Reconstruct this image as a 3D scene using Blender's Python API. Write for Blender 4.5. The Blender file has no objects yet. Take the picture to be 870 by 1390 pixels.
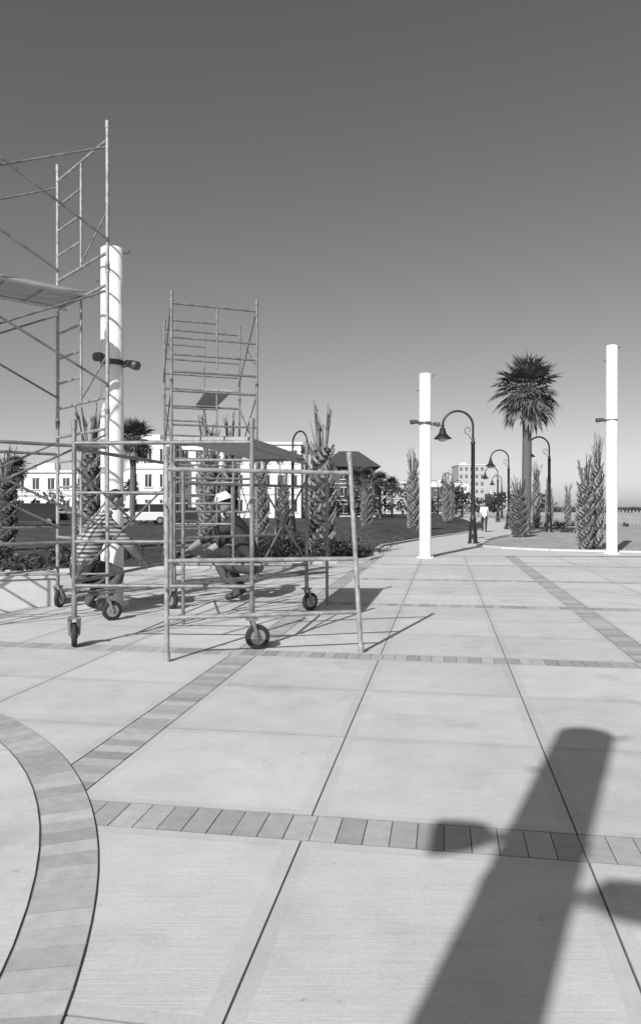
import bpy, bmesh, math, random
from mathutils import Vector, Matrix
random.seed(7)
R = random.random
def U(a, b): return a + (b - a) * R()
scn = bpy.context.scene
COL = scn.collection

# ------------------------------------------------------------------ materials
def M(name, v, rough=0.7, var=0.12, scale=4.0, bump=0.0, bscale=60.0, attr=False, metal=0.0, spec=0.4, big=0.0, stretch=None):
    m = bpy.data.materials.new(name); m.use_nodes = True
    nt = m.node_tree; N = nt.nodes; L = nt.links
    b = N['Principled BSDF']
    b.inputs['Roughness'].default_value = rough
    b.inputs['Metallic'].default_value = metal
    b.inputs['Specular IOR Level'].default_value = spec
    tc = N.new('ShaderNodeTexCoord')
    src = tc.outputs['Object']
    if stretch:
        mp = N.new('ShaderNodeMapping'); mp.inputs['Scale'].default_value = stretch
        L.new(src, mp.inputs['Vector']); src = mp.outputs['Vector']
    nz = N.new('ShaderNodeTexNoise'); nz.inputs['Scale'].default_value = scale
    nz.inputs['Detail'].default_value = 7; nz.inputs['Roughness'].default_value = 0.65
    L.new(src, nz.inputs['Vector'])
    mr = N.new('ShaderNodeMapRange')
    mr.inputs['From Min'].default_value = 0.25; mr.inputs['From Max'].default_value = 0.75
    mr.inputs['To Min'].default_value = v * (1 - var); mr.inputs['To Max'].default_value = v * (1 + var)
    L.new(nz.outputs['Fac'], mr.inputs['Value'])
    out = mr.outputs['Result']
    if big:
        n2 = N.new('ShaderNodeTexNoise'); n2.inputs['Scale'].default_value = scale * 0.13
        n2.inputs['Detail'].default_value = 4
        L.new(tc.outputs['Object'], n2.inputs['Vector'])
        r2 = N.new('ShaderNodeMapRange'); r2.inputs['From Min'].default_value = 0.3; r2.inputs['From Max'].default_value = 0.7
        r2.inputs['To Min'].default_value = 1 - big; r2.inputs['To Max'].default_value = 1 + big
        L.new(n2.outputs['Fac'], r2.inputs['Value'])
        mm = N.new('ShaderNodeMath'); mm.operation = 'MULTIPLY'
        L.new(out, mm.inputs[0]); L.new(r2.outputs['Result'], mm.inputs[1]); out = mm.outputs[0]
    if attr:
        at = N.new('ShaderNodeAttribute'); at.attribute_name = 'Col'
        mm = N.new('ShaderNodeMath'); mm.operation = 'MULTIPLY'
        L.new(out, mm.inputs[0]); L.new(at.outputs['Fac'], mm.inputs[1]); out = mm.outputs[0]
    L.new(out, b.inputs['Base Color'])
    if bump:
        nb = N.new('ShaderNodeTexNoise'); nb.inputs['Scale'].default_value = bscale
        nb.inputs['Detail'].default_value = 5
        L.new(src, nb.inputs['Vector'])
        bp = N.new('ShaderNodeBump'); bp.inputs['Strength'].default_value = bump
        bp.inputs['Distance'].default_value = 0.02
        L.new(nb.outputs['Fac'], bp.inputs['Height']); L.new(bp.outputs['Normal'], b.inputs['Normal'])
    return m

def concrete_mat():
    m = bpy.data.materials.new('broomed_concrete'); m.use_nodes = True
    nt = m.node_tree; N = nt.nodes; L = nt.links; b = N['Principled BSDF']
    b.inputs['Roughness'].default_value = 0.85; b.inputs['Specular IOR Level'].default_value = 0.25
    def math_(op, a, c=None):
        n = N.new('ShaderNodeMath'); n.operation = op
        for i, x in enumerate((a, c)):
            if x is None: continue
            if isinstance(x, (int, float)): n.inputs[i].default_value = x
            else: L.new(x, n.inputs[i])
        return n.outputs[0]
    def rng(x, a, c, d, e):
        n = N.new('ShaderNodeMapRange')
        for k, q in zip(('From Min', 'From Max', 'To Min', 'To Max'), (a, c, d, e)): n.inputs[k].default_value = q
        L.new(x, n.inputs['Value']); return n.outputs['Result']
    def noise(vec, s, d=6):
        n = N.new('ShaderNodeTexNoise'); n.inputs['Scale'].default_value = s; n.inputs['Detail'].default_value = d
        n.inputs['Roughness'].default_value = 0.65; L.new(vec, n.inputs['Vector']); return n.outputs['Fac']
    tc = N.new('ShaderNodeTexCoord'); o = tc.outputs['Object']
    mp = N.new('ShaderNodeMapping'); mp.inputs['Rotation'].default_value = (0, 0, math.radians(9.5))
    mp.inputs['Scale'].default_value = (2.2, 150, 1); L.new(o, mp.inputs['Vector'])
    broom = noise(mp.outputs['Vector'], 1.0, 3)
    uvn = N.new('ShaderNodeSeparateXYZ'); L.new(tc.outputs['UV'], uvn.inputs[0])
    du = math_('ABSOLUTE', math_('SUBTRACT', uvn.outputs[0], 0.5)); dv = math_('ABSOLUTE', math_('SUBTRACT', uvn.outputs[1], 0.5))
    edge = rng(math_('MAXIMUM', du, dv), 0.448, 0.455, 0, 1)
    v = rng(noise(o, 0.45, 5), 0.3, 0.7, 0.50, 0.60)
    v = math_('MULTIPLY', v, rng(noise(o, 3.2, 8), 0.25, 0.75, 0.89, 1.08))
    v = math_('MULTIPLY', v, rng(noise(o, 60, 4), 0.25, 0.75, 0.90, 1.08))
    v = math_('MULTIPLY', v, rng(noise(o, 1.1, 9), 0.56, 0.70, 1.0, 0.80))
    v = math_('MULTIPLY', v, rng(noise(o, 7.0, 3), 0.68, 0.74, 1.0, 0.76))
    inv = math_('SUBTRACT', 1.0, edge)
    br = rng(broom, 0.3, 0.7, -0.045, 0.045)
    v = math_('ADD', v, math_('MULTIPLY', br, inv))
    v = math_('MULTIPLY', v, rng(edge, 0, 1, 1.0, 0.935))
    at = N.new('ShaderNodeAttribute'); at.attribute_name = 'Col'
    v = math_('MULTIPLY', v, at.outputs['Fac'])
    L.new(v, b.inputs['Base Color'])
    h = math_('ADD', math_('MULTIPLY', broom, inv), math_('MULTIPLY', noise(o, 90, 3), 0.5))
    bp = N.new('ShaderNodeBump'); bp.inputs['Strength'].default_value = 0.3; bp.inputs['Distance'].default_value = 0.004
    L.new(h, bp.inputs['Height']); L.new(bp.outputs['Normal'], b.inputs['Normal'])
    return m

def stripe_mat(name, a, c, freq):
    m = bpy.data.materials.new(name); m.use_nodes = True
    nt = m.node_tree; N = nt.nodes; L = nt.links; b = N['Principled BSDF']; b.inputs['Roughness'].default_value = 0.9
    tc = N.new('ShaderNodeTexCoord'); w = N.new('ShaderNodeTexWave'); w.bands_direction = 'Z'
    w.inputs['Scale'].default_value = freq; w.inputs['Distortion'].default_value = 0.6; w.inputs['Detail'].default_value = 1
    L.new(tc.outputs['Object'], w.inputs['Vector'])
    mr = N.new('ShaderNodeMapRange'); mr.inputs['From Min'].default_value = 0.35; mr.inputs['From Max'].default_value = 0.65
    mr.inputs['To Min'].default_value = a; mr.inputs['To Max'].default_value = c
    L.new(w.outputs['Fac'], mr.inputs['Value']); L.new(mr.outputs['Result'], b.inputs['Base Color'])
    return m

m_conc = concrete_mat()
m_brick = M('paver_brick', 0.40, 0.85, 0.16, 14, 0.12, 160, attr=True, spec=0.2)
m_grout = M('joint_sand', 0.11, 0.95, 0.3, 30, spec=0.1)
m_curb = M('curb_concrete', 0.50, 0.85, 0.1, 5, 0.2, 60)
m_pathc = M('path_concrete', 0.52, 0.85, 0.1, 1.2, 0.1, 30)
m_ground = M('dry_ground', 0.13, 0.95, 0.35, 0.4, 0.5, 3, big=0.3, spec=0.1)
m_lawn = M('lawn_grass', 0.075, 0.95, 0.55, 5, 0.9, 12, big=0.35, spec=0.1)
m_gravel = M('sandy_gravel', 0.34, 0.95, 0.35, 6, 0.9, 14, big=0.2, spec=0.1)
m_sand = M('beach_sand', 0.42, 0.95, 0.15, 1.0, 0.6, 4, big=0.2, spec=0.1)
m_mulch = M('mulch', 0.06, 0.95, 0.6, 14, 1.0, 25, spec=0.1)
m_asph = M('asphalt', 0.06, 0.9, 0.2, 4, 0.2, 50)
m_steel = M('scaffold_steel', 0.20, 0.5, 0.55, 9, 0.25, 60, metal=0.25, spec=0.5)
m_steel_l = M('scaffold_steel_worn', 0.30, 0.5, 0.5, 9, 0.25, 60, metal=0.2, spec=0.5)
m_rubber = M('caster_rubber', 0.025, 0.75, 0.3, 12)
m_castm = M('caster_metal', 0.30, 0.45, 0.3, 20, metal=0.4)
m_deck = M('deck_plank', 0.34, 0.7, 0.3, 6, 0.3, 30, stretch=(8, 1, 1))
m_alu = M('deck_aluminium', 0.45, 0.45, 0.15, 6, metal=0.4)
m_white = M('white_pole_paint', 0.86, 0.42, 0.03, 2, spec=0.45)
m_dkm = M('dark_fixture_metal', 0.07, 0.45, 0.3, 10)
m_black = M('black_lamp_paint', 0.022, 0.38, 0.3, 8, spec=0.5)
m_lens = M('lamp_lens', 0.55, 0.2, 0.05, 5)
m_boot = M('palm_boots', 0.30, 0.9, 0.4, 10, 0.5, 40, attr=True, spec=0.15)
m_bootin = M('palm_trunk_core', 0.055, 0.95, 0.5, 10, spec=0.1)
m_bark = M('palm_bark', 0.13, 0.95, 0.4, 8, 0.8, 18, spec=0.1, stretch=(1, 1, 5))
m_leaf = M('palm_leaf', 0.085, 0.55, 0.35, 4, attr=True, spec=0.4)
m_leafd = M('palm_leaf_dry', 0.17, 0.8, 0.35, 4, attr=True)
m_shrub = M('shrub_leaf', 0.065, 0.6, 0.3, 4, attr=True, spec=0.35)
m_wallw = M('white_stucco', 0.80, 0.85, 0.05, 0.6, 0.1, 8)
m_wallg = M('grey_stucco', 0.40, 0.85, 0.08, 0.6)
m_walld = M('dark_siding', 0.10, 0.85, 0.15, 0.6)
m_roofd = M('dark_shingle', 0.06, 0.9, 0.3, 2)
m_glass = M('window_glass', 0.03, 0.12, 0.3, 0.8, spec=0.6)
m_trim = M('trim_paint', 0.62, 0.7, 0.05, 2)
m_wood = M('fence_wood', 0.27, 0.9, 0.25, 3)
m_skin = M('skin', 0.28, 0.6, 0.08, 12)
m_hair = M('hair', 0.03, 0.7, 0.4, 40)
m_jean = M('denim', 0.085, 0.9, 0.3, 25, 0.3, 40)
m_dshirt = M('dark_shirt', 0.04, 0.9, 0.3, 12)
m_wshirt = M('white_shirt', 0.75, 0.85, 0.06, 12)
m_shoe = M('boot_leather', 0.05, 0.6, 0.3, 20)
m_stripe = stripe_mat('striped_shirt', 0.09, 0.40, 6.5)
m_hat = M('hard_hat_plastic', 0.82, 0.3, 0.03, 8, spec=0.5)
m_carw = M('car_paint_white', 0.75, 0.25, 0.02, 2, spec=0.6)
m_card = M('car_paint_dark', 0.035, 0.2, 0.1, 2, spec=0.6)
m_carg = M('car_paint_grey', 0.25, 0.25, 0.05, 2, spec=0.6)

# ------------------------------------------------------------------ mesh builder
class MB:
    def __init__(s): s.v = []; s.f = []; s.m = []; s.s = []; s.c = []; s.uv = {}
    def add(s, vs, fs, mi=0, smooth=False, col=1.0, uvs=None):
        o = len(s.v); s.v.extend([tuple(x) for x in vs])
        for k, f in enumerate(fs):
            if uvs and uvs[k]: s.uv[len(s.f)] = uvs[k]
            s.f.append([i + o for i in f]); s.m.append(mi); s.s.append(smooth); s.c.append(col)
    def box(s, c, d, rz=0.0, mi=0, col=1.0, rot=None):
        mt = rot if rot else Matrix.Rotation(rz, 3, 'Z'); c = Vector(c)
        vs = [c + mt @ Vector((d[0]/2*x, d[1]/2*y, d[2]/2*z)) for x in (-1, 1) for y in (-1, 1) for z in (-1, 1)]
        s.add(vs, [(0,1,3,2),(4,6,7,5),(0,4,5,1),(2,3,7,6),(0,2,6,4),(1,5,7,3)], mi, False, col)
    def tube(s, path, rad, n=8, mi=0, caps=True, col=1.0):
        P = [Vector(p) for p in path]
        if not isinstance(rad, (list, tuple)): rad = [rad] * len(P)
        t0 = (P[1] - P[0]).normalized()
        ref = Vector((0, 0, 1)) if abs(t0.z) < 0.9 else Vector((1, 0, 0))
        a = t0.cross(ref).normalized()
        vs = []
        for i, p in enumerate(P):
            if i == 0: t = t0
            elif i == len(P) - 1: t = (P[i] - P[i-1]).normalized()
            else: t = ((P[i] - P[i-1]).normalized() + (P[i+1] - P[i]).normalized()).normalized()
            a = (a - t * a.dot(t)).normalized(); b = t.cross(a)
            for k in range(n):
                an = 2 * math.pi * k / n
                vs.append(p + (a * math.cos(an) + b * math.sin(an)) * rad[i])
        fs = []
        for i in range(len(P) - 1):
            for k in range(n):
                k2 = (k + 1) % n
                fs.append((i*n+k, i*n+k2, (i+1)*n+k2, (i+1)*n+k))
        s.add(vs, fs, mi, True, col)
        if caps:
            s.add(vs[:n], [tuple(reversed(range(n)))], mi, False, col)
            s.add(vs[-n:], [tuple(range(n))], mi, False, col)
    def lathe(s, prof, c=(0, 0, 0), n=20, mi=0, mt=None, smooth=True):
        c = Vector(c); vs = []; mt = mt or Matrix.Identity(3)
        for r, z in prof:
            for k in range(n):
                an = 2 * math.pi * k / n
                vs.append(c + mt @ Vector((r*math.cos(an), r*math.sin(an), z)))
        fs = [(i*n+k, i*n+(k+1) % n, (i+1)*n+(k+1) % n, (i+1)*n+k) for i in range(len(prof)-1) for k in range(n)]
        s.add(vs, fs, mi, smooth)
        s.add(vs[:n], [tuple(reversed(range(n)))], mi); s.add(vs[-n:], [tuple(range(n))], mi)
    def ell(s, c, r, n=12, mi=0, mt=None):
        c = Vector(c); vs = []; fs = []; mt = mt or Matrix.Identity(3); h = n // 2 + 2
        for i in range(h + 1):
            ph = math.pi * i / h
            for k in range(n):
                an = 2*math.pi*k/n
                vs.append(c + mt @ Vector((r[0]*math.sin(ph)*math.cos(an), r[1]*math.sin(ph)*math.sin(an), r[2]*math.cos(ph))))
        for i in range(h):
            for k in range(n):
                fs.append((i*n+k, (i+1)*n+k, (i+1)*n+(k+1) % n, i*n+(k+1) % n))
        s.add(vs, fs, mi, True)
    def slab(s, poly, z0, z1, ch=0.006, mi=0, col=1.0, uv=False, sidecol=1.0):
        n = len(poly); cx = sum(p[0] for p in poly)/n; cy = sum(p[1] for p in poly)/n
        ins = []
        for p in poly:
            d = Vector((cx - p[0], cy - p[1])); l = d.length; d = d / l * ch * 1.4; ins.append((p[0]+d.x, p[1]+d.y))
        vs = [(p[0], p[1], z0) for p in poly] + [(p[0], p[1], z1 - ch*0.7) for p in poly] + [(p[0], p[1], z1) for p in ins]
        fs = []; 
        for k in range(n):
            k2 = (k+1) % n
            fs.append((k, k2, n+k2, n+k)); fs.append((n+k, n+k2, 2*n+k2, 2*n+k))
        s.add(vs, fs, mi, False, col*sidecol)
        s.add(vs[2*n:], [tuple(range(n))], mi, False, col, [[(0,0),(1,0),(1,1),(0,1)]] if uv and n == 4 else None)
    def build(s, name, mats, parent=None):
        me = bpy.data.meshes.new(name); me.from_pydata(s.v, [], s.f); 
        if not isinstance(mats, (list, tuple)): mats = [mats]
        for m in mats: me.materials.append(m)
        me.polygons.foreach_set('material_index', s.m); me.polygons.foreach_set('use_smooth', s.s)
        ca = me.color_attributes.new('Col', 'FLOAT_COLOR', 'CORNER'); uvl = me.uv_layers.new(name='UVMap')
        for p in me.polygons:
            c = s.c[p.index]; uv = s.uv.get(p.index)
            for j, li in enumerate(p.loop_indices):
                ca.data[li].color = (c, c, c, 1); uvl.data[li].uv = uv[j] if uv else (0.5, 0.5)
        me.update()
        o = bpy.data.objects.new(name, me); COL.objects.link(o)
        if parent: o.parent = parent
        return o

def root(name, loc=(0, 0, 0), rz=0.0, sc=1.0):
    e = bpy.data.objects.new(name, None); e.empty_display_size = 0.3; COL.objects.link(e)
    e.location = loc; e.rotation_euler = (0, 0, rz); e.scale = (sc, sc, sc); return e
def inst(src_root, name, loc, rz=0, sc=1.0):
    e = root(name, loc, rz)
    e.scale = sc if isinstance(sc, tuple) else (sc, sc, sc)
    for ch in src_root.children:
        o = bpy.data.objects.new(ch.name, ch.data); COL.objects.link(o); o.parent = e
        o.location = ch.location; o.rotation_euler = ch.rotation_euler; o.scale = ch.scale
    return e
def sheet(name, poly, z, mat, cuts=0):
    b = MB(); b.add([(p[0], p[1], z) for p in poly], [tuple(range(len(poly)))])
    return b.build(name, mat)

# ------------------------------------------------------------------ ground and plaza
sheet('ground', [(-2500, -300), (2500, -300), (2500, 4000), (-2500, 4000)], -0.05, m_ground)
A = math.radians(9.5)
u = Vector((math.cos(A), -math.sin(A))); w = Vector((math.sin(A), math.cos(A)))
def ST(s_, t_): p = u*s_ + w*t_; return (p.x, p.y)
S0, T0, P = -2.0, 3.39, 3.97
bw = 0.27; g = 0.0026
base = MB(); base.add([ST(-26, -14)+(-0.006,), ST(26, -14)+(-0.006,), ST(26, 24.5)+(-0.006,), ST(-26, 24.5)+(-0.006,)], [(0,1,2,3)])
base.build('plaza_joint_bed', m_grout)
slabs = MB(); bricks = MB()
sub = (P - bw) / 3
for i in range(-6, 6):
    for j in range(-4, 5):
        s1 = S0 + i*P + bw/2; t1 = T0 + j*P + bw/2
        for a in range(3):
            for b_ in range(3):
                x0 = s1 + a*sub + g; x1 = s1 + (a+1)*sub - g; y0 = t1 + b_*sub + .0025; y1 = t1 + (b_+1)*sub - .0025
                slabs.slab([ST(x0,y0), ST(x1,y0), ST(x1,y1), ST(x0,y1)], -0.02, 0.0+U(-0.0004,0.0004), 0.0025, 0, U(0.92, 1.03), True, .42)
for j in range(-4, 6):
    tc = T0 + j*P
    n = 400; L0 = -24.0
    for k in range(n):
        x0 = L0 + k*0.12 + 0.0015; x1 = x0 + 0.117
        bricks.slab([ST(x0,tc-bw/2+.003), ST(x1,tc-bw/2+.003), ST(x1,tc+bw/2-.003), ST(x0,tc+bw/2-.003)], -0.02, U(-0.0012,0.0006), 0.002, 0, U(0.74,1.16), False, .55)
for i in range(-6, 7):
    sc_ = S0 + i*P
    for j in range(-4, 5):
        t1 = T0 + j*P + bw/2; t2 = t1 + P - bw; nn = 31; st = (t2-t1)/nn
        for k in range(nn):
            y0 = t1 + k*st + 0.0015; y1 = t1 + (k+1)*st - 0.0015
            bricks.slab([ST(sc_-bw/2+.003,y0), ST(sc_+bw/2-.003,y0), ST(sc_+bw/2-.003,y1), ST(sc_-bw/2+.003,y1)], -0.02, U(-0.0012,0.0006), 0.002, 0, U(0.74,1.16), False, .55)
slabs.build('plaza_concrete_slabs', m_conc); bricks.build('plaza_paver_bands', m_brick)
# circular feature
CX, CY, RO, RI = -5.72, 1.69, 4.99, 4.75
def PC(r, a): return (CX + r*math.cos(a), CY + r*math.sin(a))
gr = MB(); nseg = 160
gr.add([PC(RO+.004, 2*math.pi*k/nseg)+(0.003,) for k in range(nseg)], [tuple(range(nseg))]); gr.build('circle_joint_bed', m_grout)
rb = MB(); n = 264
for k in range(n):
    a0 = 2*math.pi*k/n + 0.0003; a1 = 2*math.pi*(k+1)/n - 0.0003
    rb.slab([PC(RI+.003,a0), PC(RO,a0), PC(RO,a1), PC(RI+.003,a1)], -0.01, 0.008+U(-.0008,.0006), 0.002, 0, U(0.82,1.22), False, .6)
rb.build('circle_paver_ring', m_brick)
cs = MB()
for k in range(12):
    a0 = 2*math.pi*k/12 + 0.12; a1 = a0 + 2*math.pi/12
    for (r0, r1) in ((4.2, RI-.004), (2.6, 4.190), (0.8, 2.590)):
        e = 0.003/r1; aa = [a0+e + (a1-a0-2*e)*q/10 for q in range(11)]
        cs.slab([PC(r0, a) for a in reversed(aa)] + [PC(r1, a) for a in aa], -0.01, 0.008, 0.002, 0, U(0.97,1.03), False, .5)
cs.slab([PC(0.788, 2*math.pi*k/40) for k in range(40)], -0.01, 0.008, 0.002)
cs.build('circle_concrete', m_conc)

# path, beds, lawn
sheet('footpath', [(0, 22.5), (14, 22.0), (16, 40), (27, 104), (40,200), (30, 200), (14, 104), (0, 40)], 0.010, m_pathc)
lawn_poly = [(-70, 13.5), (-12, 14.5), (-7.2, 16.6), (-3, 18.0), (0.4, 19.6), (1.3, 20.6), (1.7, 21.7), (1.75, 24.0), (2.3, 28), (4.7, 34), (7.6, 40.5), (10.8, 49), (13.2, 60), (15.2, 75), (19, 100), (28,200), (-70, 200)]
grav_poly = [(6.0, 28.0), (6.5, 26.3), (7.8, 25.0), (10.5, 23.8), (20, 22.8), (70, 22), (70, 200), (34, 200), (23, 100), (18.6, 75), (16.2, 60), (13.6, 48), (10.6, 40), (8.0, 34.5)]
lw = sheet('lawn', lawn_poly, 0.030, m_lawn)
gv = sheet('gravel_bed', grav_poly, 0.034, m_gravel)
def edging(name, pts, width, z1):
    b = MB()
    for i in range(len(pts)-1):
        p = Vector(pts[i]); q = Vector(pts[i+1]); d = (q-p).normalized(); nn = Vector((-d.y, d.x))*width/2
        b.slab([tuple(p-nn), tuple(q-nn), tuple(q+nn), tuple(p+nn)], -0.01, z1, 0.01, 0, 1.0)
    return b.build(name, m_curb)
edging('lawn_kerb', lawn_poly[:-2], 0.16, 0.07)
edging('gravel_bed_kerb', [grav_poly[k] for k in (13,0,1,2,3,4,5)], 0.16, 0.075)
edging('gravel_bed_kerb', [grav_poly[k] for k in (8,9,10,11,12,13)], 0.16, 0.075)
def mound(name, x0, x1, y0, y1, nx, ny, hfn, mat):
    b = MB(); vs = []; fs = []
    for j in range(ny+1):
        for i in range(nx+1):
            fx = i/nx; fy = j/ny
            ya = y0(x0+(x1-x0)*fx); yb = y1(x0+(x1-x0)*fx)
            x = x0+(x1-x0)*fx; y = ya+(yb-ya)*fy
            e = min(fx, 1-fx, fy, 1-fy); vs.append((x, y, 0.034 + hfn(x, y)*min(1, e*7)))
    for j in range(ny):
        for i in range(nx): fs.append((j*(nx+1)+i, j*(nx+1)+i+1, (j+1)*(nx+1)+i+1, (j+1)*(nx+1)+i))
    b.add(vs, fs, 0, True); return b.build(name, mat)
def edge_y(x):
    pts = lawn_poly[:7]
    for a, c in zip(pts, pts[1:]):
        if a[0] <= x <= c[0]: return a[1] + (c[1]-a[1])*(x-a[0])/(c[0]-a[0]) + 0.12
    return 20.7
mound('mulch_bed', -16, 1.5, edge_y, lambda x: edge_y(x)+6.0, 60, 22, lambda x, y: 0.10+0.10*math.sin(x*1.7+y)*math.sin(y*1.3)+U(0,.05), m_mulch)
mound('lawn_mound', 1.5, 11, lambda x: 28+max(0,(x-2.5))*2.6, lambda x: 75, 30, 30, lambda x, y: 0.25+0.15*math.sin(x*.6)+U(0,.04), m_lawn)
sheet('street', [(-120, 52), (-6, 58), (-2, 84), (-120, 84)], 0.036, m_asph)
sheet('sand_beach', [(26, 40), (300, 40), (900, 600), (60, 600)], 0.040, m_sand)

# low concrete seat wall on the left
sw = root('concrete_seat_wall')
b = MB()
pts = [(-4.12, 11.4), (-5.0, 11.05), (-5.8, 10.9), (-6.8, 11.0), (-8.0, 11.4), (-9.5, 12.2)]
for i in range(len(pts)-1):
    p = Vector(pts[i+1]); q = Vector(pts[i]); d = (q-p).normalized(); nn = Vector((-d.y, d.x))*0.26
    b.slab([tuple(p-nn), tuple(q-nn), tuple(q+nn), tuple(p+nn)], 0, 0.42, 0.02)
    nn2 = nn*1.12
    b.slab([tuple(p-nn2), tuple(q-nn2+d*.03), tuple(q+nn2+d*.03), tuple(p+nn2)], 0.422, 0.50, 0.015)
b.build('wall_and_cap', m_curb, sw)

# ------------------------------------------------------------------ light poles
def white_pole(loc, h, fix, r=0.17, fs_=1.0):
    e = root('white_light_pole', loc)
    b = MB(); b.lathe([(r+.0, 0), (r, h-.012), (r-.012, h)], n=40); b.build('shaft', m_white, e)
    b = MB(); b.lathe([(r+.08, 0), (r+.08, .02), (r+.005, .025)], n=32)
    for k in range(6):
        a = k*math.pi/3; b.lathe([(.018, .02), (.018, .05)], (math.cos(a)*(r+.05), math.sin(a)*(r+.05), 0), 6)
    b.build('base_plate', m_white, e)
    b = MB()
    for (ang, z, ln, dn) in fix:
        d = Vector((math.cos(ang), math.sin(ang), 0)); up = Vector((0, 0, 1))
        b.lathe([(r+.004, z-.022), (r+.008, z-.02), (r+.008, z+.02), (r+.004, z+.022)], n=32)
        b.tube([d*r+up*z, d*(r+.10)+up*(z+.02)], .025, 10)
        ax = (d*math.cos(dn) - up*math.sin(dn)).normalized(); sd = ax.cross(up).normalized(); tp = sd.cross(ax)
        c0 = d*(r+.06)+up*(z+.02)
        prof = [(0, .02, .02), (.03, .05, .045), (.07, .068, .055), (ln*.6, .080, .065), (ln-.02, .085, .07), (ln, .075, .06)]
        vs = []
        for (t, a_, c_) in prof:
            for q in range(12):
                aa = q*math.pi/6; ca, sa = math.cos(aa), math.sin(aa)
                vs.append(c0 + ax*t + sd*math.copysign(abs(ca)**.7, ca)*a_*fs_ + tp*math.copysign(abs(sa)**.7, sa)*c_*fs_)
        n_ = 12
        fs = [(i*n_+k, i*n_+(k+1)%n_, (i+1)*n_+(k+1)%n_, (i+1)*n_+k) for i in range(len(prof)-1) for k in range(n_)]
        b.add(vs, fs, 0, True); b.add(vs[:n_], [tuple(reversed(range(n_)))]); b.add(vs[-n_:], [tuple(range(n_))])
        b.tube([c0+ax*ln*.3-tp*.04, d*(r+.02)+up*(z-.05)], .012, 6)
    b.build('floodlights', m_dkm, e)
    b = MB(); b.tube([(r*.9, -.0, h-.07), (r+.06, 0, h-.07), (r+.09, 0, h-.05), (r+.09,0,h-.02)], .012, 6)
    b.tube([(-r*.9, -.0, h-.5), (-r-.06, 0, h-.5), (-r-.08, 0, h-.47)], .012, 6)
    b.build('hooks', m_dkm, e)
    return e
pi = math.pi
white_pole((-3.19, 11.3, 0), 5.46, [(math.radians(-20), 3.68, .24, .30), (math.radians(255), 3.72, .2, .1)])
white_pole((3.08, 21.7, 0), 5.42, [(math.radians(200), 3.98, .24, .1), (math.radians(-20), 3.93, .2, .25)])
white_pole((9.24, 23.4, 0), 6.62, [(math.radians(185), 4.25, .28, .1)])
white_pole((-1.64, -2.25, 0), 5.45, [(math.radians(168), 4.26, .26, .25), (math.radians(-15), 3.94, .42, .05)], 0.18, 1.4)

# ------------------------------------------------------------------ street lamps
def lamp_proto(loc, rz, sc=1.0):
    e = root('street_lamp', loc, rz, sc)
    b = MB()
    b.lathe([(.22,0),(.22,.06),(.18,.10),(.17,.35),(.19,.38),(.15,.43),(.12,.55),(.115,.95),(.14,.98),(.14,1.02),(.10,1.06),(.085,1.2),(.078,4.05),(.10,4.07),(.10,4.12),(.07,4.15),(.06,4.3)], n=16)
    for k in range(8):
        a = k*pi/4; b.tube([(math.cos(a)*.172, math.sin(a)*.172, .1), (math.cos(a)*.118, math.sin(a)*.118, .9)], .02, 5)
    b.build('post', m_black, e)
    b = MB(); R_ = 0.62; path = [(0,0,4.25), (0,0,4.75)]
    for k in range(0, 17):
        a = math.radians(k*10.5); path.append((-R_ + R_*math.cos(a), 0, 4.78 + .62*math.sin(a)))
    path.append((-2*R_+.005, 0, 4.80)); 
    b.tube(path, .046, 8)
    sp = [(-.02,0,4.2)]
    for k in range(14):
        a = math.radians(-90 + k*25); rr = .17 - k*.008; sp.append((-.20+rr*math.cos(a)*-1, 0, 4.62+rr*math.sin(a)))
    b.tube(sp, .014, 6)
    b.build('gooseneck_arm', m_black, e)
    b = MB(); cx = -2*R_+.005
    b.lathe([(.05,4.86),(.075,4.84),(.075,4.78),(.05,4.76),(.06,4.72),(.11,4.70),(.115,4.60),(.14,4.58),(.15,4.50),(.20,4.44),(.27,4.37),(.35,4.30),(.37,4.27),(.36,4.265)], (cx,0,0), 24)
    b.build('bell_shade', m_black, e)
    b = MB(); b.lathe([(.20,4.27),(.19,4.22),(.12,4.17),(.04,4.155)], (cx,0,0), 18); b.build('lens', m_lens, e)
    return e
L1 = lamp_proto((6.2, 30, 0), 0)
for (x, y, rz, sc) in ((13.3, 42.9, 0.15, 1.03), (12.9, 50.6, 0, 1), (17.3, 72, 0, 1), (20.7, 108, 0, 1), (24, 130, 0, 1), (-1.45, 38.5, pi-0.9, 1), (-3.4, 62, 0.4, 1), (17.5, 110, 0, 1), (22.6, 92, 0.1, 1), (15.2, 85, 0.3, 1), (27.5, 150, 0.3, 1)):
    inst(L1, 'street_lamp', (x, y, 0), rz, sc)

# ------------------------------------------------------------------ palms
def fan_leaf(b, o, d, petl, R_, nb_, mi, col, droop):
    o = Vector(o); d = d.normalized(); side = d.cross(Vector((0,0,1)))
    if side.length < .05: side = Vector((1,0,0))
    side.normalize(); up = side.cross(d)
    mid = o + d*petl*.5 + Vector((0,0,-droop*.05)); tip = o + d*petl + Vector((0,0,-droop*.22*petl))
    b.tube([o, mid, tip], [.022,.016,.012], 4, mi, False, col)
    d2 = (tip-mid).normalized()
    for k in range(nb_):
        a = (k/(nb_-1)-.5)*math.radians(235) + U(-.06,.06)
        rr = R_*(1-.22*abs(a)/1.9)*U(.80,1.10)
        dv = (d2*math.cos(a) + side*math.sin(a)*.95 + up*(.22*abs(math.sin(a)))).normalized()
        p0 = tip; p1 = tip + dv*rr*.5; p2 = p1 + (dv + Vector((0,0,-droop*U(.5,1.3)))).normalized()*rr*.5
        ww = rr*.05
        cr = dv.cross(up + side*U(-.5,.5)).normalized()*ww
        b.add([p0, p1-cr, p2, p1+cr], [(0,1,2,3)], mi, False, col*U(.8,1.2))

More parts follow.
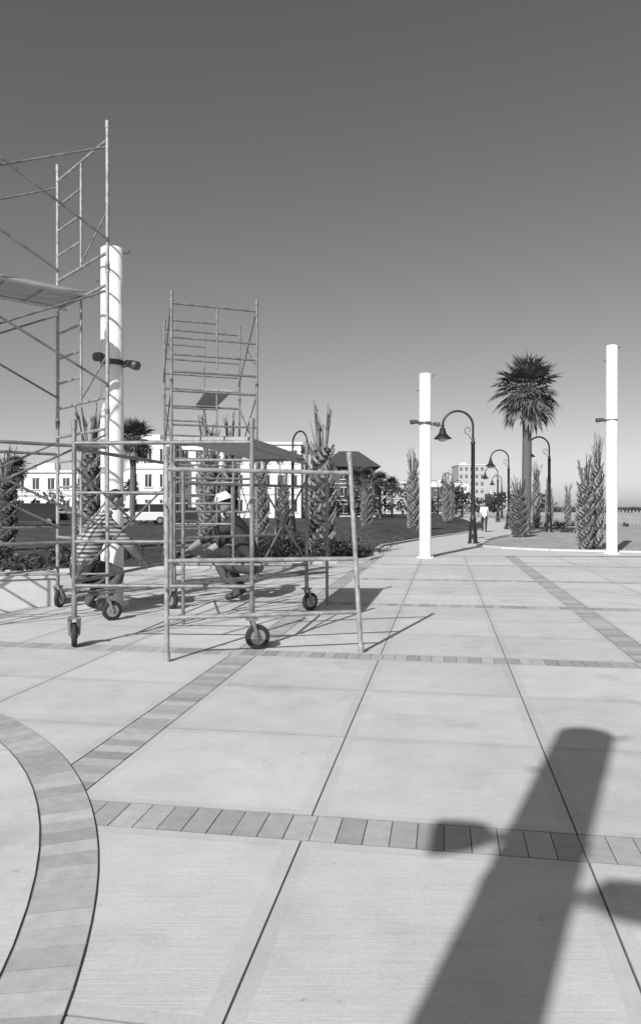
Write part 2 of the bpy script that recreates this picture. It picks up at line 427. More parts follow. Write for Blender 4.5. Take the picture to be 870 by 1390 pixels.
def tall_palm(name, loc, H, rt, crown, nleaf, rz=0, sc=1.0):
    e = root(name, loc, rz, sc)
    b = MB(); path = []; rad = []
    for k in range(15):
        t = k/14; path.append((.10*math.sin(t*2.4), .03*math.sin(t*4), t*H)); rad.append(rt*(1.25 if k == 0 else 1.08-.1*t+U(-.02,.02)))
    b.tube(path, rad, 14)
    for k in range(36):
        z = k/36*H; b.lathe([(rt*1.03,-.02),(rt*1.09,0),(rt*1.03,.02)], (.10*math.sin(z/H*2.4), .03*math.sin(z/H*4), z), 12)
    b.build('trunk', m_bark, e)
    tx = path[-1]
    b = MB()
    for k in range(130):
        a = k*2.4; z = H - 1.45 + k/130*1.7; rr = rt*(1.05+.7*(k/130))
        o = Vector((tx[0]+math.cos(a)*rr*.85, tx[1]+math.sin(a)*rr*.85, z)); d = Vector((math.cos(a)*.75, math.sin(a)*.75, .8)).normalized()
        b.tube([o, o+d*U(.22,.46)], [.06,.02], 4, 0, True, U(.4,1.1))
    b.build('boots', m_boot, e)
    b = MB()
    for k in range(nleaf):
        a = k*2.39996 + U(-.2,.2); f = (k+.5)/nleaf
        el = math.radians(88 - 150*f**0.9 + U(-8,8))
        d = Vector((math.cos(a)*math.cos(el), math.sin(a)*math.cos(el), math.sin(el)))
        o = (tx[0], tx[1], H+.1)
        b_mi = 1 if (el < -0.45 and R() < .7) else 0
        fan_leaf(b, o, d, crown*U(.38,.60), crown*U(.44,.60), 24, b_mi, U(.6,1.35), .35+.5*f)
    b.build('fronds', [m_leaf, m_leafd], e)
    return e
TP = tall_palm('palm_tree', (11.1, 40, 0), 7.7, .24, 2.15, 74)

def booted_palm(H, rm, seed):
    random.seed(seed)
    e = root('cabbage_palm_tree')
    Ht = H*.70
    def rad(z):
        t = z/Ht; return rm*(.74 + .28*math.sin(min(1,t*1.15)*pi*.8) - .55*max(0,t-.58))
    b = MB(); b.lathe([(rad(Ht*k/12)*.80, Ht*k/12) for k in range(13)], n=14); b.build('trunk_core', m_bootin, e)
    b = MB(); n = int(Ht/0.016)
    for k in range(n):
        z = .03 + k/n*(Ht-.05); a = k*2.39996
        r_ = rad(z); s_ = U(.7,1.1); lean = .62 if k % 2 else -.62
        c = Vector((math.cos(a), math.sin(a), 0)); tn = Vector((-c.y, c.x, 0)); up = Vector((0,0,1))
        o = c*r_*.76 + up*z
        tipd = (up*.95 + c*.36 + tn*lean*U(.6,1.1)).normalized()
        ln = .25*s_*(.7+rm); wd = .06*s_
        p0 = o - tn*wd; p1 = o + tn*wd; p2 = o + tipd*ln + tn*wd*.45 + c*.02; p3 = o + tipd*ln - tn*wd*.45 + c*.02
        th = c*.03
        b.add([p0,p1,p2,p3,p0+th,p1+th,p2+th,p3+th], [(4,5,6,7),(0,4,7,3),(1,2,6,5),(3,7,6,2),(0,1,5,4)], 0, False, U(.5,1.4))
    b.build('boots', m_boot, e)
    b = MB()
    for k in range(15):
        a = k*2.4+U(-.2,.2); sp = U(.02,.26); d = Vector((math.cos(a)*sp, math.sin(a)*sp, 1)).normalized()
        o = Vector((math.cos(a)*rm*.25, math.sin(a)*rm*.25, Ht-.25)); ln = (H-Ht)*U(.45,1.1)+.2
        b.tube([o, o+d*ln*.6, o+d*ln], [.032,.022,.010], 5, 1 if R()<.6 else 0, True, U(.7,1.4))
        if R() < .5:
            for q in range(7):
                p = o + d*ln*U(.5,.95); dd = (d*U(.8,1.4) + Vector((U(-.4,.4),U(-.4,.4),U(-.1,.3)))).normalized(); l2 = U(.18,.36)
                cr = dd.cross(Vector((U(-1,1),U(-1,1),.2))).normalized()*.015
                b.add([p, p+dd*l2*.5-cr, p+dd*l2, p+dd*l2*.5+cr], [(0,1,2,3)], 0, False, U(.6,1.3))
    b.build('cut_fronds', [m_leaf, m_leafd], e)
    return e
BP = [booted_palm(4.6, .42, 3), booted_palm(4.6, .36, 11), booted_palm(4.6, .30, 29)]
spots = [(0.04, 20.9, 4.45, .42), (2.75, 44, 3.3, .34), (5.15, 41, 4.7, .34), (11.6, 68, 4.9, .40), (9.6, 35.7, 2.9, .46), (14.9, 51, 4.6, .30),
         (17.3, 56, 3.9, .28), (18.6, 55.5, 3.3, .26), (8.95, 25, 3.2, .27), (9.6, 25.6, 4.1, .26), (-7.8, 25.0, 5.0, .42), (-3.8, 25.2, 4.6, .38),
         (-3.3, 27, 5.0, .34), (-2.1, 26, 3.7, .28), (-10.6, 24.8, 3.5, .36), (-1.5, 30, 3.2, .30), (13.3, 75, 4.2, .34), (16.5, 95, 4.2, .34), (24.3, 78, 3.6, .34), (8.2, 60, 3.2, .34), (-12.8,27,3.6,.34)]
for k, (x, y, h, r) in enumerate(spots):
    src = BP[k % 3]; base_r = (.42,.36,.30)[k % 3]
    if k < 3:
        e = src; e.location = (x, y, 0.05); e.rotation_euler.z = k*1.3; e.scale = (r/base_r, r/base_r, h/4.6)
    else:
        inst(src, 'cabbage_palm_tree', (x, y, 0.05), k*1.3, (r/base_r, r/base_r, h/4.6))
random.seed(99)
for (x, y, s_, rz) in ((-15.3, 60, .9, 1), (-26.5, 64, .62, 2), (-17.2, 67, .42, .5), (5.3, 88, .66, 2.5), (7.4, 92, .62, 1.2), (9.5, 98, .58, 4), (3.6, 80, .60, 2), (-9, 66, .5, 3), (20, 140, .6, 3), (-30,70,.6,1), (27, 160,.7,0)):
    inst(TP, 'palm_tree', (x, y, 0), rz, (s_*1.1, s_*1.1, s_))

# ------------------------------------------------------------------ shrubs and masses
def leafmass(name, blobs, size, mat=m_shrub, stems=False):
    b = MB()
    for (cx, cy, cz, rx, ry, rz_, n) in blobs:
        for k in range(n):
            d = Vector((U(-1,1), U(-1,1), U(-1,1)))
            if d.length > 1: d.normalize()
            d = d.normalized()*(d.length**.4)
            dens = .75+.35*math.sin(d.x*5+cx*3)*math.sin(d.y*4+d.z*5)
            p = Vector((cx+d.x*rx*dens, cy+d.y*ry*dens, max(.02, cz+d.z*rz_*dens)))
            s_ = size*U(.5,1.3); a = Vector((U(-1,1),U(-1,1),U(-1,1))).normalized(); c = a.cross(Vector((U(-1,1),U(-1,1),U(-1,1)))).normalized()
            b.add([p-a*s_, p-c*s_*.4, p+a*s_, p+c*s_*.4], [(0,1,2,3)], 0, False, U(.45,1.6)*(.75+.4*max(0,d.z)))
    return b.build(name, mat)
bl = []
for k in range(26):
    x = U(-11, 1.0); y = edge_y(x) + U(.4, 3.2); h = U(.18,.42); bl.append((x, y, h*.9, U(.3,.6), U(.3,.5), h, 420))
for (x, y, h) in ((-4.95,12.6,.42),(-5.6,12.5,.5),(-6.3,12.7,.45),(0.6,20.8,.35),(1.0,21.2,.3),(-.7,20.2,.42),(-1.4,19.9,.45),(-2.0,19.6,.3)):
    bl.append((x, y, h*.9, .42, .4, h, 500))
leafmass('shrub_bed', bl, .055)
bl = []
for k in range(30): bl.append((U(12,24), U(38,60), .15, U(.2,.5), U(.2,.5), U(.15,.35), 90))
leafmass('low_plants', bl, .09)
bl = []
for k in range(42):
    x = -75 + k*2.6 + U(-1,1); bl.append((x, U(100,118), U(1.5,3), U(2,4), 2, U(1.8,3.6) if x < 20 else U(.8,1.6), 260))
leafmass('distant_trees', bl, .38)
bl = [(U(40,95), U(170,230), .7, 5, 3, U(.5,1.1), 160) for k in range(24)]
leafmass('dune_vegetation', bl, .4)
b = MB()
for k in range(9000):
    x = U(1.6, 9.5); y = U(22, 62) 
    lx = 1.8 + max(0,(y-24))*.22 
    if x > lx + 0.2: x = lx - U(.2, 6)
    if y < edge_y(x)+6 and x < 1.5: continue
    a = U(0, 6.28); h = U(.05,.16); p = Vector((x,y,.03)); 
    if y > 30: p.z = .15
    b.add([p, p+Vector((math.cos(a)*.03, math.sin(a)*.03, 0)), p+Vector((U(-.05,.05),U(-.05,.05),h))], [(0,1,2)], 0, False, U(.6,1.8))
b.build('grass_tufts', m_shrub)

# ------------------------------------------------------------------ scaffolds
TR = .025
def V(p, z): return Vector((p[0], p[1], z))
def lerp(a, b_, t): return Vector(a)*(1-t) + Vector(b_)*t
def frame(b, P_, Q_, z0, z1, style, r=TR):
    b.tube([V(P_, z0), V(P_, z1)], r, 10); b.tube([V(Q_, z0), V(Q_, z1)], r, 10)
    h = z1 - z0
    top = z1 - .22; bot = z0 + .2
    b.tube([V(P_, top), V(Q_, top)], r*.9, 8); b.tube([V(P_, bot), V(Q_, bot)], r*.9, 8)
    X = lambda t, z: V(lerp(P_, Q_, t), z)
    if style == 'ladder':
        b.tube([X(.5, bot), X(.5, top)], r*.75, 8)
        for k in range(1, 4):
            z = bot + (top-bot)*k/4; b.tube([X(.5, z), X(1, z)], r*.7, 8)
        b.tube([X(0, bot+.55), X(.5, bot+.05)], r*.6, 6)
    elif style == 'rungs':
        b.tube([X(.52, bot+.1), X(.52, top)], r*.7, 8)
        for k in range(1, 4):
            z = bot + (top-bot)*k/4; b.tube([X(0, z), X(1 if k == 2 else (.52 if k == 3 else 1), z)], r*.75, 8)
    for zz in (z0+.02, z1-.02):
        for pp in (P_, Q_): b.tube([V(pp, zz-.05), V(pp, zz+.05)], r*1.22, 10)
def xbrace(b, P_, Q_, z0, z1, r=.014):
    o = Vector((.03,-.03,0))
    b.tube([V(P_, z0)+o, V(Q_, z1)+o], r, 6); b.tube([V(P_, z1)-o, V(Q_, z0)-o], r, 6)
def caster(b, p, ang=0.0, r=.13):
    ax = Vector((math.cos(ang), math.sin(ang), 0)); fw = Vector((-ax.y, ax.x, 0)); off = fw*.06
    c = Vector((p[0], p[1], r)) + off
    mt = Matrix((ax.cross(Vector((0,0,1))), Vector((0,0,1)), ax)).transposed()
    b.lathe([(r*.60,-.022),(r*.9,-.028),(r,-.016),(r,.016),(r*.9,.028),(r*.60,.022)], c, 24, 1, mt)
    b.lathe([(r*.62,-.030),(r*.56,-.024),(r*.34,-.024),(r*.28,-.040),(r*.28,.040),(r*.34,.024),(r*.56,.024),(r*.62,.030)], c, 18, 2, mt)
    for k in range(5):
        a = k*2*pi/5; b.box(c + mt @ Vector((math.cos(a)*r*.45, math.sin(a)*r*.45, 0)), (.026,.026,.054), mi=1)
    for s_ in (-1, 1):
        q = c + ax*s_*.045; t = Vector((p[0], p[1], 2*r+.05)) + ax*s_*.045
        b.tube([q, q*.45+t*.55, t], [.018,.022,.025], 6, 0)
    b.tube([c-ax*.055, c+ax*.055], .014, 8, 2)
    b.box((p[0], p[1], 2*r+.06), (.12,.12,.02), ang, 0)
    b.tube([(p[0],p[1],2*r+.05), (p[0],p[1],2*r+.22)], TR*1.15, 10, 0)
def deck(b, a0, a1, c1, c0, z, n=3, th=.05):
    a0, a1, c0, c1 = map(lambda p: Vector((p[0], p[1])), (a0, a1, c0, c1))
    for k in range(n):
        t0 = k/n+.01; t1 = (k+1)/n-.01
        b.slab([tuple(a0.lerp(a1,t0)), tuple(a0.lerp(a1,t1)), tuple(c0.lerp(c1,t1)), tuple(c0.lerp(c1,t0))], z-th, z, .006)
    for k in range(n):
        t0 = k/n+.01; t1 = (k+1)/n-.01
        q = [a0.lerp(a1,t0), a0.lerp(a1,t1), c0.lerp(c1,t1), c0.lerp(c1,t0)]
        b.add([(p.x,p.y,z-th) for p in q], [(3,2,1,0)])

e = root('rolling_scaffold')
FL, FR, BR, BL = (-2.62,7.85), (-.72,7.75), (-.2,10.65), (-2.14,10.8)
b = MB()
frame(b, FL, FR, .46, 2.40, 'none'); frame(b, BL, BR, .46, 2.40, 'none')
b.tube([V(FL,1.13), V(lerp(FL,FR,.55),1.13)], .02, 8)
m1 = lerp(FL, FR, .55)
b.tube([V(m1,.66), V(m1,2.18)], .02, 8)
b.tube([V(FL,1.65), V(m1,1.65)], .016, 8)
m3 = lerp(BL, BR, .45)
b.tube([V(m3,.66), V(m3,2.18)], .02, 8)
for z in (1.25,1.55,1.85): b.tube([V(BL,z), V(m3,z)], .016, 8)
for (a, c) in ((FL,BL),(FR,BR)):
    b.tube([V(a,2.12), V(c,2.12)], .022, 8); b.tube([V(a,.70), V(c,.70)], .02, 8)
    xbrace(b, a, c, .75, 1.95)
xbrace(b, FL, BR, .55, .58)
b.build('frames', m_steel, e)
b = MB(); deck(b, lerp(FL,FR,.58), lerp(FL,FR,.98), lerp(BL,BR,.98), lerp(BL,BR,.58), 2.24, 3); b.build('deck', m_deck, e)
b = MB()
for p, a in ((FL,.3),(FR,-1.25),(BR,-.9),(BL,.9)): caster(b, p, a)
b.build('casters', [m_steel, m_rubber, m_castm], e)

e = root('scaffold_frame')
b = MB(); a0 = Vector((-1.485,7.14,0)); a1 = Vector((-1.50,7.18,2.09)); c0 = Vector((.417,7.58,0)); c1 = Vector((.30,7.66,2.07))
b.tube([a0,a1], TR, 12); b.tube([c0,c1], TR, 12)
for z in (1.86, .97, .42): b.tube([a0.lerp(a1, z/2.08), c0.lerp(c1, z/2.08)], TR*.9, 10)
i0 = lambda t, z: a0.lerp(a1, z/2.08).lerp(c0.lerp(c1, z/2.08), t)
b.tube([i0(.0,2.0), i0(.05,1.86)], .012, 6)
for q, z in ((a0,.05),(c0,.05),(a1,-.04),(c1,-.04)): b.tube([q+Vector((0,0,z-.05)), q+Vector((0,0,z+.04))], TR*1.25, 10)
for (t, z) in ((.0,1.5),(.0,.7),(1,1.5),(1,.7)): 
    p = i0(t, z); b.tube([p, p+Vector((.0,-.07,0))], .012, 6); b.tube([p+Vector((0,-.07,-.02)), p+Vector((0,-.07,.03))], .008, 5)
b.build('end_frame', m_steel_l, e)
e = root('scaffold_frame'); b = MB()
p0 = (-1.75, 9.4); q0 = (.10, 11.3)
b.tube([V(q0,0.0), V(q0,1.98)], TR*.95, 10); b.tube([V(p0,0), V(p0,1.98)], TR*.95, 10)
for z in (1.8, 1.1, .5): b.tube([V(p0,z), V(q0,z)], TR*.8, 8)
for t in (.3,.6): b.tube([V(lerp(p0,q0,t),1.1), V(lerp(p0,q0,t),1.8)], TR*.6, 8)
b.build('end_frame', m_steel, e)

e = root('scaffold_tower')
P1, P2 = (-2.80, 9.7), (-3.9, 10.95); Lv = Vector((-1.95, -1.72)); P3 = (P1[0]+Lv.x, P1[1]+Lv.y); P4 = (P2[0]+Lv.x, P2[1]+Lv.y)
b = MB(); zs = [.46, 2.75, 4.65, 6.55]
for z0, z1 in zip([.85,2.75,4.65], zs[1:]):
    frame(b, P1, P2, z0, z1, 'ladder'); frame(b, P3, P4, z0, z1, 'ladder')
for p in (P1,P2,P3,P4): b.tube([V(p,.42), V(p,.9)], TR, 10)
b.build('frames', m_steel_l, e)
b = MB()
for z0 in (.85, 2.75, 4.65):
    xbrace(b, P1, P3, z0+.35, z0+1.6, .016); xbrace(b, P2, P4, z0+.35, z0+1.6, .016)
b.tube([V(P2,.6), V(P3,.6)], .016, 6); b.tube([V(P1,.62), V(P4,.62)], .016, 6)
b.tube([V(P1,2.28), V(P3,2.28)], .022, 8); b.tube([V(P2,2.28), V(P4,2.28)], .022, 8); b.tube([V(P2,1.2), V(P4,1.2)], .02, 8); b.tube([V(P1,1.05), V(P3,1.05)], .02, 8)
b.build('cross_braces', m_steel, e)
b = MB()
deck(b, lerp(P1,P2,.42), lerp(P1,P2,.92), lerp(P3,P4,.92), lerp(P3,P4,.42), 4.50, 3, .05)
for t in (.40,.94):
    b.tube([V(lerp(P1,P2,t),4.44)+Vector((.08,.07,0)), V(lerp(P3,P4,t),4.44)], .035, 4)
for k in range(6):
    q = k/5; b.tube([V(lerp(lerp(P1,P2,.40),lerp(P3,P4,.40),q),4.42), V(lerp(lerp(P1,P2,.94),lerp(P3,P4,.94),q),4.42)], .018, 4)
b.build('deck', m_alu, e)
b = MB()
for p, a in ((P1,-1.0),(P2,-.2),(P3,.4),(P4,.9)): caster(b, p, a)
b.build('casters', [m_steel, m_rubber, m_castm], e)

e = root('scaffold_tower')
P1, P2 = (-3.23, 16.0), (-1.44, 16.7); Lv = Vector((-.65, 2.35)); P3 = (P1[0]+Lv.x, P1[1]+Lv.y); P4 = (P2[0]+Lv.x, P2[1]+Lv.y)
b = MB()
for z0 in (.45, 2.35, 4.25):
    frame(b, P1, P2, z0, z0+1.9, 'rungs', .030); frame(b, P3, P4, z0, z0+1.9, 'rungs', .028)
b.build('frames', m_steel, e)
b = MB()
for z0 in (.45, 2.35, 4.25):
    xbrace(b, P1, P3, z0+.35, z0+1.6, .016); xbrace(b, P2, P4, z0+.35, z0+1.6, .016)
b.build('cross_braces', m_steel, e)
b = MB(); deck(b, lerp(P1,P2,.40), lerp(P1,P2,.70), lerp(P3,P4,.70), lerp(P3,P4,.40), 4.12, 2); b.build('deck', m_deck, e)
b = MB()
for p, a in ((P1,.3),(P2,-.8),(P3,.5),(P4,.9)): caster(b, p, a)
b.build('casters', [m_steel, m_rubber, m_castm], e)

# ------------------------------------------------------------------ people
def person(name, loc, rz, sc, J, shirt, pants, fwd, hat=False, long_sleeve=False, slim=1.0, longhair=False):
    e = root(name, loc, rz, sc)
    jr = {'pelvis':.14,'spine':.145,'chest':.16,'neck':.062,'nt':.055}
    for s_ in 'LR': jr.update({'sh'+s_:.084,'el'+s_:.052,'wr'+s_:.034,'hip'+s_:.110,'kn'+s_:.072,'an'+s_:.050,'toe'+s_:.042})
    bones = [('pelvis','spine','S'),('spine','chest','S'),('chest','neck','S'),('neck','nt','K')]
    for s_ in 'LR':
        bones += [('chest','sh'+s_,'S'),('sh'+s_,'el'+s_,'S'),('el'+s_,'wr'+s_,'S' if long_sleeve else 'K'),('pelvis','hip'+s_,'P'),('hip'+s_,'kn'+s_,'P'),('kn'+s_,'an'+s_,'P'),('an'+s_,'toe'+s_,'B')]
    bm = bmesh.new(); sl = bm.verts.layers.skin.verify(); vd = {}
    for k, p in J.items():
        if k not in jr: continue
        v_ = bm.verts.new(p); r_ = jr[k]*slim; v_[sl].radius = (r_, r_*(.88 if k in ('chest','spine') else 1)); v_[sl].use_root = (k == 'pelvis'); vd[k] = v_
    for a, c, _ in bones:
        bm.edges.new((vd[a], vd[c]))
    me = bpy.data.meshes.new(name+'_skel'); bm.to_mesh(me); bm.free()
    o = bpy.data.objects.new('body_tmp', me); COL.objects.link(o)
    md = o.modifiers.new('Skin', 'SKIN'); md.use_smooth_shade = True
    sd = o.modifiers.new('Sub', 'SUBSURF'); sd.levels = 2; sd.render_levels = 2
    dg = bpy.context.evaluated_depsgraph_get(); dg.update()
    m2 = bpy.data.meshes.new_from_object(o.evaluated_get(dg)); bpy.data.objects.remove(o)
    m2.name = 'body'; m2.materials.clear()
    for mt in (shirt, pants, m_skin, m_shoe): m2.materials.append(mt)
    idx = {'S':0,'P':1,'K':2,'B':3}
    for p in m2.polygons:
        c = p.center; best = 9; bi = 0
        for a, d, t in bones:
            A_ = Vector(J[a]); D_ = Vector(J[d]); ab = D_-A_; q = max(0,min(1,(c-A_).dot(ab)/ab.length_squared)); 
            dist = (c-(A_+ab*q)).length - (jr[a]*(1-q)+jr[d]*q)
            if dist < best: best = dist; bi = idx[t]
        p.material_index = bi; p.use_smooth = True
    bo = bpy.data.objects.new('body', m2); COL.objects.link(bo); bo.parent = e
    f = Vector(fwd).normalized(); up = Vector(J['head']) - Vector(J['nt']); up = (up - f*up.dot(f)).normalized(); rt = f.cross(up)
    mt = Matrix((rt, f, up)).transposed(); hc = Vector(J['head'])
    b = MB(); W = lambda x, y, z: hc + mt @ Vector((x, y, z))
    b.ell(hc, (.078,.098,.115), 20, 0, mt); b.ell(W(0,.03,-.06), (.058,.065,.062), 14, 0, mt)
    b.tube([W(0,.09,.02), W(0,.118,-.018), W(0,.10,-.028)], [.010,.016,.012], 8, 0)
    for s_ in (-1,1):
        b.ell(W(s_*.032,.086,.012), (.014,.009,.009), 8, 2, mt); b.ell(W(s_*.032,.094,.012), (.006,.004,.006), 6, 1, mt)
        b.tube([W(s_*.016,.095,.034), W(s_*.048,.082,.036)], .005, 5, 1)
        b.ell(W(s_*.080,-.005,-.005), (.012,.022,.032), 8, 0, mt)
    b.tube([W(-.024,.088,-.058), W(0,.096,-.056), W(.024,.088,-.058)], .005, 5, 3)
    b.ell(W(0,-.020,.020), (.084,.094,.108), 18, 1, mt)
    if longhair: b.ell(W(0,-.06,-.06), (.075,.055,.15), 12, 1, mt)
    if hat:
        prof = [(.132,.035),(.130,.05),(.122,.075),(.105,.115),(.075,.145),(.03,.158),(.001,.16)]
        b.lathe([(r_, z) for r_, z in prof], hc, 24, 4, mt); b.lathe([(.13,.034),(.148,.030),(.150,.036),(.13,.042)], hc, 24, 4, mt)
        b.ell(W(0,.135,.036), (.08,.05,.008), 14, 4, mt); b.tube([W(0,.12,.07), W(0,.07,.15), W(0,-.07,.15), W(0,-.12,.07)], .010, 6, 4)
    b.build('head', [m_skin, m_hair, m_wshirt, m_dshirt, m_hat], e)
    b = MB()
    for s_ in 'LR':
        wv = Vector(J['wr'+s_]); d = (wv-Vector(J['el'+s_])).normalized(); sg = -1 if s_ == 'L' else 1
        sd_ = d.cross(Vector((0,0,1))).normalized(); dn = sd_.cross(d).normalized()*-1
        if dn.z > 0: dn = -dn
        m3_ = Matrix((sd_, d, dn)).transposed()
        b.ell(wv + d*.05, (.042,.055,.018), 12, 0, m3_)
        for k, (x, ln) in enumerate(((-.030,.075),(-.010,.085),(.011,.08),(.030,.062))):
            p = wv + d*.085 + sd_*x; q = p + d*ln*.45 + dn*.012; r_ = q + (d*.6+dn*.8).normalized()*ln*.35; t = r_ + (d*.2+dn).normalized()*ln*.28
            b.tube([p,q,r_,t], [.0105,.0098,.0085,.006], 6, 0)
        p = wv + d*.03 - sd_*sg*.035; q = p + (d*.6 - sd_*sg*.7).normalized()*.04; t = q + (d*.8+dn*.5).normalized()*.035
        b.tube([p,q,t], [.014,.011,.008], 6, 0)
    b.build('hands', m_skin, e)
    return e
sq = dict(pelvis=(0,-.14,.52), spine=(0,-.08,.74), chest=(0,.06,1.0), neck=(0,.17,1.17), nt=(0,.21,1.24), head=(0,.27,1.35),
    shL=(-.20,.11,1.07), shR=(.20,.11,1.07), elL=(-.27,.38,.86), elR=(.25,.36,.82), wrL=(-.13,.60,.72), wrR=(.12,.56,.62),
    hipL=(-.12,-.12,.48), hipR=(.12,-.12,.48), knL=(-.22,.31,.53), knR=(.20,.30,.50), anL=(-.17,-.02,.10), anR=(.17,.02,.10), toeL=(-.20,.19,.045), toeR=(.19,.22,.045))
person('construction_worker', (-3.20,10.35,.01), math.radians(-58), 1.18, sq, m_stripe, m_jean, (0,.8,-.5), slim=1.3)
sq2 = dict(sq); sq2.update(wrL=(-.02,.78,.70), elL=(-.20,.50,.84), wrR=(.06,.70,.58), elR=(.22,.44,.74), head=(0,.26,1.36))
person('construction_worker', (-1.26,11.85,.01), math.radians(78), 1.14, sq2, m_dshirt, m_jean, (0,1,-.35), hat=True, slim=1.22)
wk = dict(pelvis=(0,0,.93), spine=(0,0,1.12), chest=(0,.01,1.34), neck=(0,.02,1.48), nt=(0,.03,1.53), head=(0,.04,1.63),
    shL=(-.18,0,1.40), shR=(.18,0,1.40), elL=(-.22,-.10,1.13), elR=(.22,.08,1.13), wrL=(-.21,-.02,.90), wrR=(.20,.24,.94),
    hipL=(-.10,0,.88), hipR=(.10,0,.88), knL=(-.10,.14,.50), knR=(.10,-.06,.49), anL=(-.09,.22,.09), anR=(.09,-.28,.13), toeL=(-.09,.38,.045), toeR=(.09,-.14,.045))
person('walking_woman', (9.65,43.5,.02), math.radians(170), 1.0, wk, m_wshirt, m_dshirt, (0,1,0), slim=1.02, longhair=True)

# ------------------------------------------------------------------ buildings
def building(name, x0, y0, wd, dp, h, st, cols, wall, trim=m_trim, rz=0, hip=False, side=3):
    e = root(name, (x0, y0, 0), rz)
    b = MB(); b.box((wd/2, dp/2, h/2), (wd, dp, h)); b.build('walls', wall, e)
    b = MB()
    if hip:
        o = .8; vs = [(-o,-o,h),(wd+o,-o,h),(wd+o,dp+o,h),(-o,dp+o,h),(wd*.3,dp/2,h+hip),(wd*.7,dp/2,h+hip)]
        b.add(vs, [(0,1,5,4),(1,2,5),(2,3,4,5),(3,0,4),(3,2,1,0)]); b.build('roof', m_roofd, e)
    else:
        b.box((wd/2, dp/2, h+.2), (wd+.5, dp+.5, .35)); b.box((wd*.3, dp*.5, h+1.0), (2.5,2.5,1.2)); b.build('roof', trim, e)
    g_ = MB(); t_ = MB(); sh = h/st; cw = wd/cols
    for s_ in range(st):
        for c in range(cols):
            x = (c+.5)*cw; z = s_*sh + sh*.52; ww = cw*.42; hh = sh*.48
            g_.box((x, -.02, z), (ww, .06, hh)); t_.box((x, -.05, z-hh/2-.08), (ww+.3,.2,.12)); t_.box((x,-.06,z), (.08,.06,hh))
            t_.box((x,-.05,z+hh/2+.06), (ww+.2,.12,.1))
        cw2 = dp/side
        for c in range(side):
            y = (c+.5)*cw2; z = s_*sh+sh*.52
            g_.box((wd+.02, y, z), (.06, cw2*.4, sh*.45)); t_.box((wd+.05, y, z-sh*.26), (.2,cw2*.45,.1))
        t_.box((wd/2, -.08, s_*sh+.01 if s_ else .15), (wd+.1, .14, .14))
    g_.build('windows', m_glass, e); t_.build('window_trim', trim, e)
    return e
building('white_hotel', -23.7, 90, 5.4, 14, 9.3, 3, 3, m_wallw)
building('white_hotel', -18.1, 94, 15.6, 14, 9.4, 3, 9, m_wallw)
building('white_beach_house', -42.5, 102, 10.5, 10, 6.2, 2, 5, m_wallw)
building('white_beach_house', -31, 104, 6, 10, 5.0, 2, 3, m_wallw)
building('white_beach_house', -62, 100, 14, 10, 5.4, 2, 6, m_wallw)
building('dark_roof_house', 0.6, 105, 7.2, 10, 7.2, 3, 4, m_walld, hip=2.6)
building('beach_hotel', 11, 150, 10, 14, 6.2, 2, 5, m_wallg)
building('beach_hotel', 24, 170, 9, 14, 6.0, 2, 5, m_walld)
building('tower_hotel', 58, 310, 11, 16, 19, 6, 5, m_wallg)
building('beach_hotel', 40, 260, 12, 14, 9.5, 3, 6, m_wallw)
building('beach_hotel', 74, 330, 14, 14, 7.0, 2, 6, m_wallg)

e = root('sand_fence'); b = MB()
for k in range(150):
    t = k/149; x = 23.5 + 38*t; y = 58 - 8*t; b.box((x, y, .62+U(-.03,.03)), (.13,.03,1.2), U(-.05,.05), 0, U(.8,1.1))
b.box((42.5, 54.05, .9), (38.9,.05,.08), math.atan2(-8,38)); b.box((42.5, 54.05, .4), (38.9,.05,.08), math.atan2(-8,38))
b.build('slats', m_wood, e)

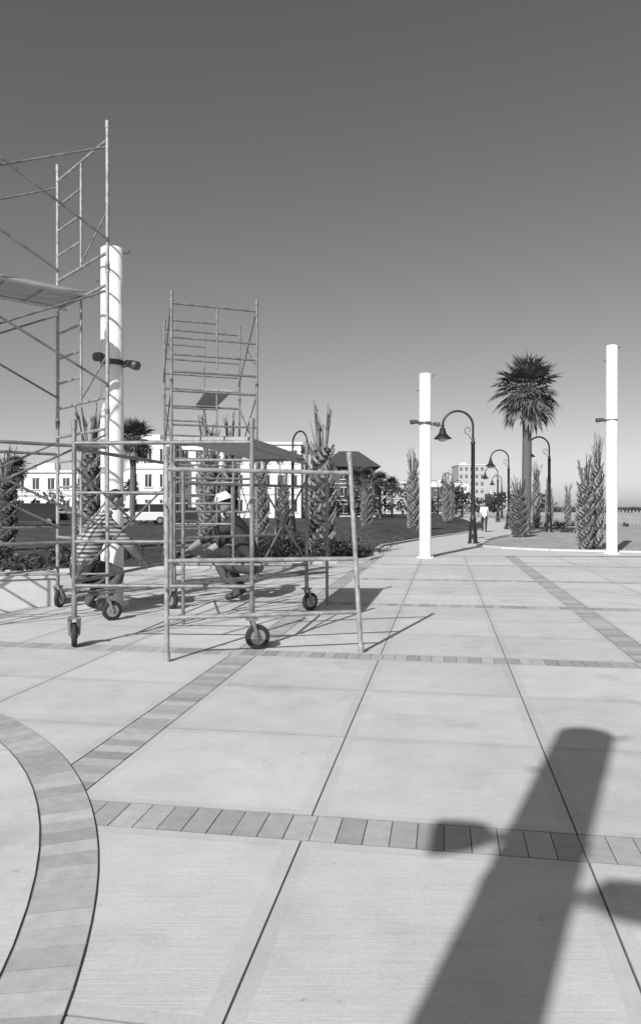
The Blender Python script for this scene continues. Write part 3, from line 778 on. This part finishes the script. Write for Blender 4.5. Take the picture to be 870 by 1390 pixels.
# ------------------------------------------------------------------ cars
def car(name, loc, rz, paint, suv=False):
    e = root(name, loc, rz); b = MB(); H_ = 1.75 if suv else 1.42; bl_ = .98 if suv else .88
    prof = [(-2.2,.35),(-2.25,.6),(-2.2,bl_-.08),(-1.9,bl_),(-.95 if not suv else -1.05,bl_+.06),(1.5,bl_+.06),(2.15,bl_-.02),(2.25,.6),(2.2,.35)]
    n_ = len(prof); vs = []
    for (yy, k_) in ((-.88,1),(-.80,1.0),(.80,1),(.88,1)):
        dz = 0 if abs(yy) < .85 else -.05
        vs += [(x_, yy, z_+(dz if z_ > .5 else .02)) for x_, z_ in prof]
    fs = [(j*n_+i, j*n_+(i+1)%n_, (j+1)*n_+(i+1)%n_, (j+1)*n_+i) for j in range(3) for i in range(n_)]
    b.add(vs, fs, 0, False); b.add(vs[:n_], [tuple(range(n_))]); b.add(vs[-n_:], [tuple(reversed(range(n_)))])
    b.build('body', paint, e)
    r0 = (-.95,1.5) if not suv else (-1.0,2.1); r1 = (-.3,.95) if not suv else (-.45,1.85)
    z0 = bl_+.05; z1 = H_-.06
    c = MB(); vs = [(r0[0],-.78,z0),(r0[1],-.78,z0),(r0[1],.78,z0),(r0[0],.78,z0),(r1[0],-.62,z1),(r1[1],-.62,z1),(r1[1],.62,z1),(r1[0],.62,z1)]
    c.add(vs, [(0,1,5,4),(1,2,6,5),(2,3,7,6),(3,0,4,7)]); c.build('windows', m_glass, e)
    c = MB(); c.slab([(r1[0]-.04,-.65),(r1[1]+.04,-.65),(r1[1]+.04,.65),(r1[0]-.04,.65)], z1-.01, H_, .04)
    for i in range(4): c.tube([vs[i], vs[i+4]], .035, 4)
    for x_ in ((r0[0]+r0[1])/2,):
        for sg in (-1,1): c.tube([(x_, sg*.79, z0), (x_, sg*.63, z1)], .03, 4)
    c.build('roof_and_pillars', paint, e)
    c = MB()
    for x_ in (-1.4,1.4):
        for sg in (-1,1):
            mt = Matrix.Rotation(pi/2, 3, 'X'); c.lathe([(.22,-.11),(.32,-.10),(.34,-.06),(.34,.06),(.32,.10),(.22,.11)], (x_, sg*.80, .34), 18, 0, mt)
            c.lathe([(.2,-.125),(.21,-.1),(.21,.1),(.2,.125)], (x_, sg*.80, .34), 12, 1, mt)
    c.build('wheels', [m_rubber, m_castm], e)
    c = MB()
    for sg in (-1,1): c.box((-2.22, sg*.62, .68), (.08,.3,.14), 0, 0); c.box((2.21, sg*.66, .74), (.08,.22,.2), 0, 1)
    c.build('lights', [m_lens, m_dkm], e)
car('parked_suv', (-14.8, 61, .04), .35, m_carw, True)
car('parked_car', (-17.2, 66, .04), .2, m_carw)
car('parked_car', (-20.5, 60, .04), .1, m_card)
car('parked_suv', (-22.8, 58, .04), .3, m_card, True)
car('parked_car', (-27.8, 62, .04), .2, m_carg)
car('parked_car', (-11.0, 64, .04), .2, m_card)

# ------------------------------------------------------------------ sky, sun, camera
EL = math.radians(34.7); AZ = math.radians(25.5)
d = Vector((math.sin(AZ)*math.cos(EL), math.cos(AZ)*math.cos(EL), -math.sin(EL)))
sun = bpy.data.lights.new('sun', 'SUN'); sun.energy = 5.0; sun.angle = math.radians(0.5); sun.color = (1, 1, 1)
so = bpy.data.objects.new('sun', sun); COL.objects.link(so); so.rotation_euler = d.to_track_quat('-Z', 'Y').to_euler(); so.location = (0, 0, 50)
wd = bpy.data.worlds.new('World'); scn.world = wd; wd.use_nodes = True
N = wd.node_tree.nodes; Lk = wd.node_tree.links
sky = N.new('ShaderNodeTexSky'); sky.sky_type = 'NISHITA'; sky.sun_disc = False
sky.sun_elevation = EL; sky.sun_rotation = pi + AZ; sky.altitude = 0; sky.dust_density = 1.0; sky.air_density = 1.0
sep = N.new('ShaderNodeSeparateColor'); Lk.new(sky.outputs['Color'], sep.inputs['Color'])
bg = N['Background']; Lk.new(sep.outputs['Red'], bg.inputs['Color']); bg.inputs['Strength'].default_value = 0.115
cam = bpy.data.cameras.new('camera'); co = bpy.data.objects.new('camera', cam); COL.objects.link(co)
co.location = (0, 0, 1.5); co.rotation_euler = (math.radians(90), 0, 0)
cam.sensor_fit = 'VERTICAL'; cam.sensor_height = 36; cam.lens = 25.9; cam.shift_y = -7/1390; cam.clip_end = 6000
scn.camera = co
scn.view_settings.view_transform = 'Standard'; scn.view_settings.look = 'None'; scn.view_settings.exposure = 0
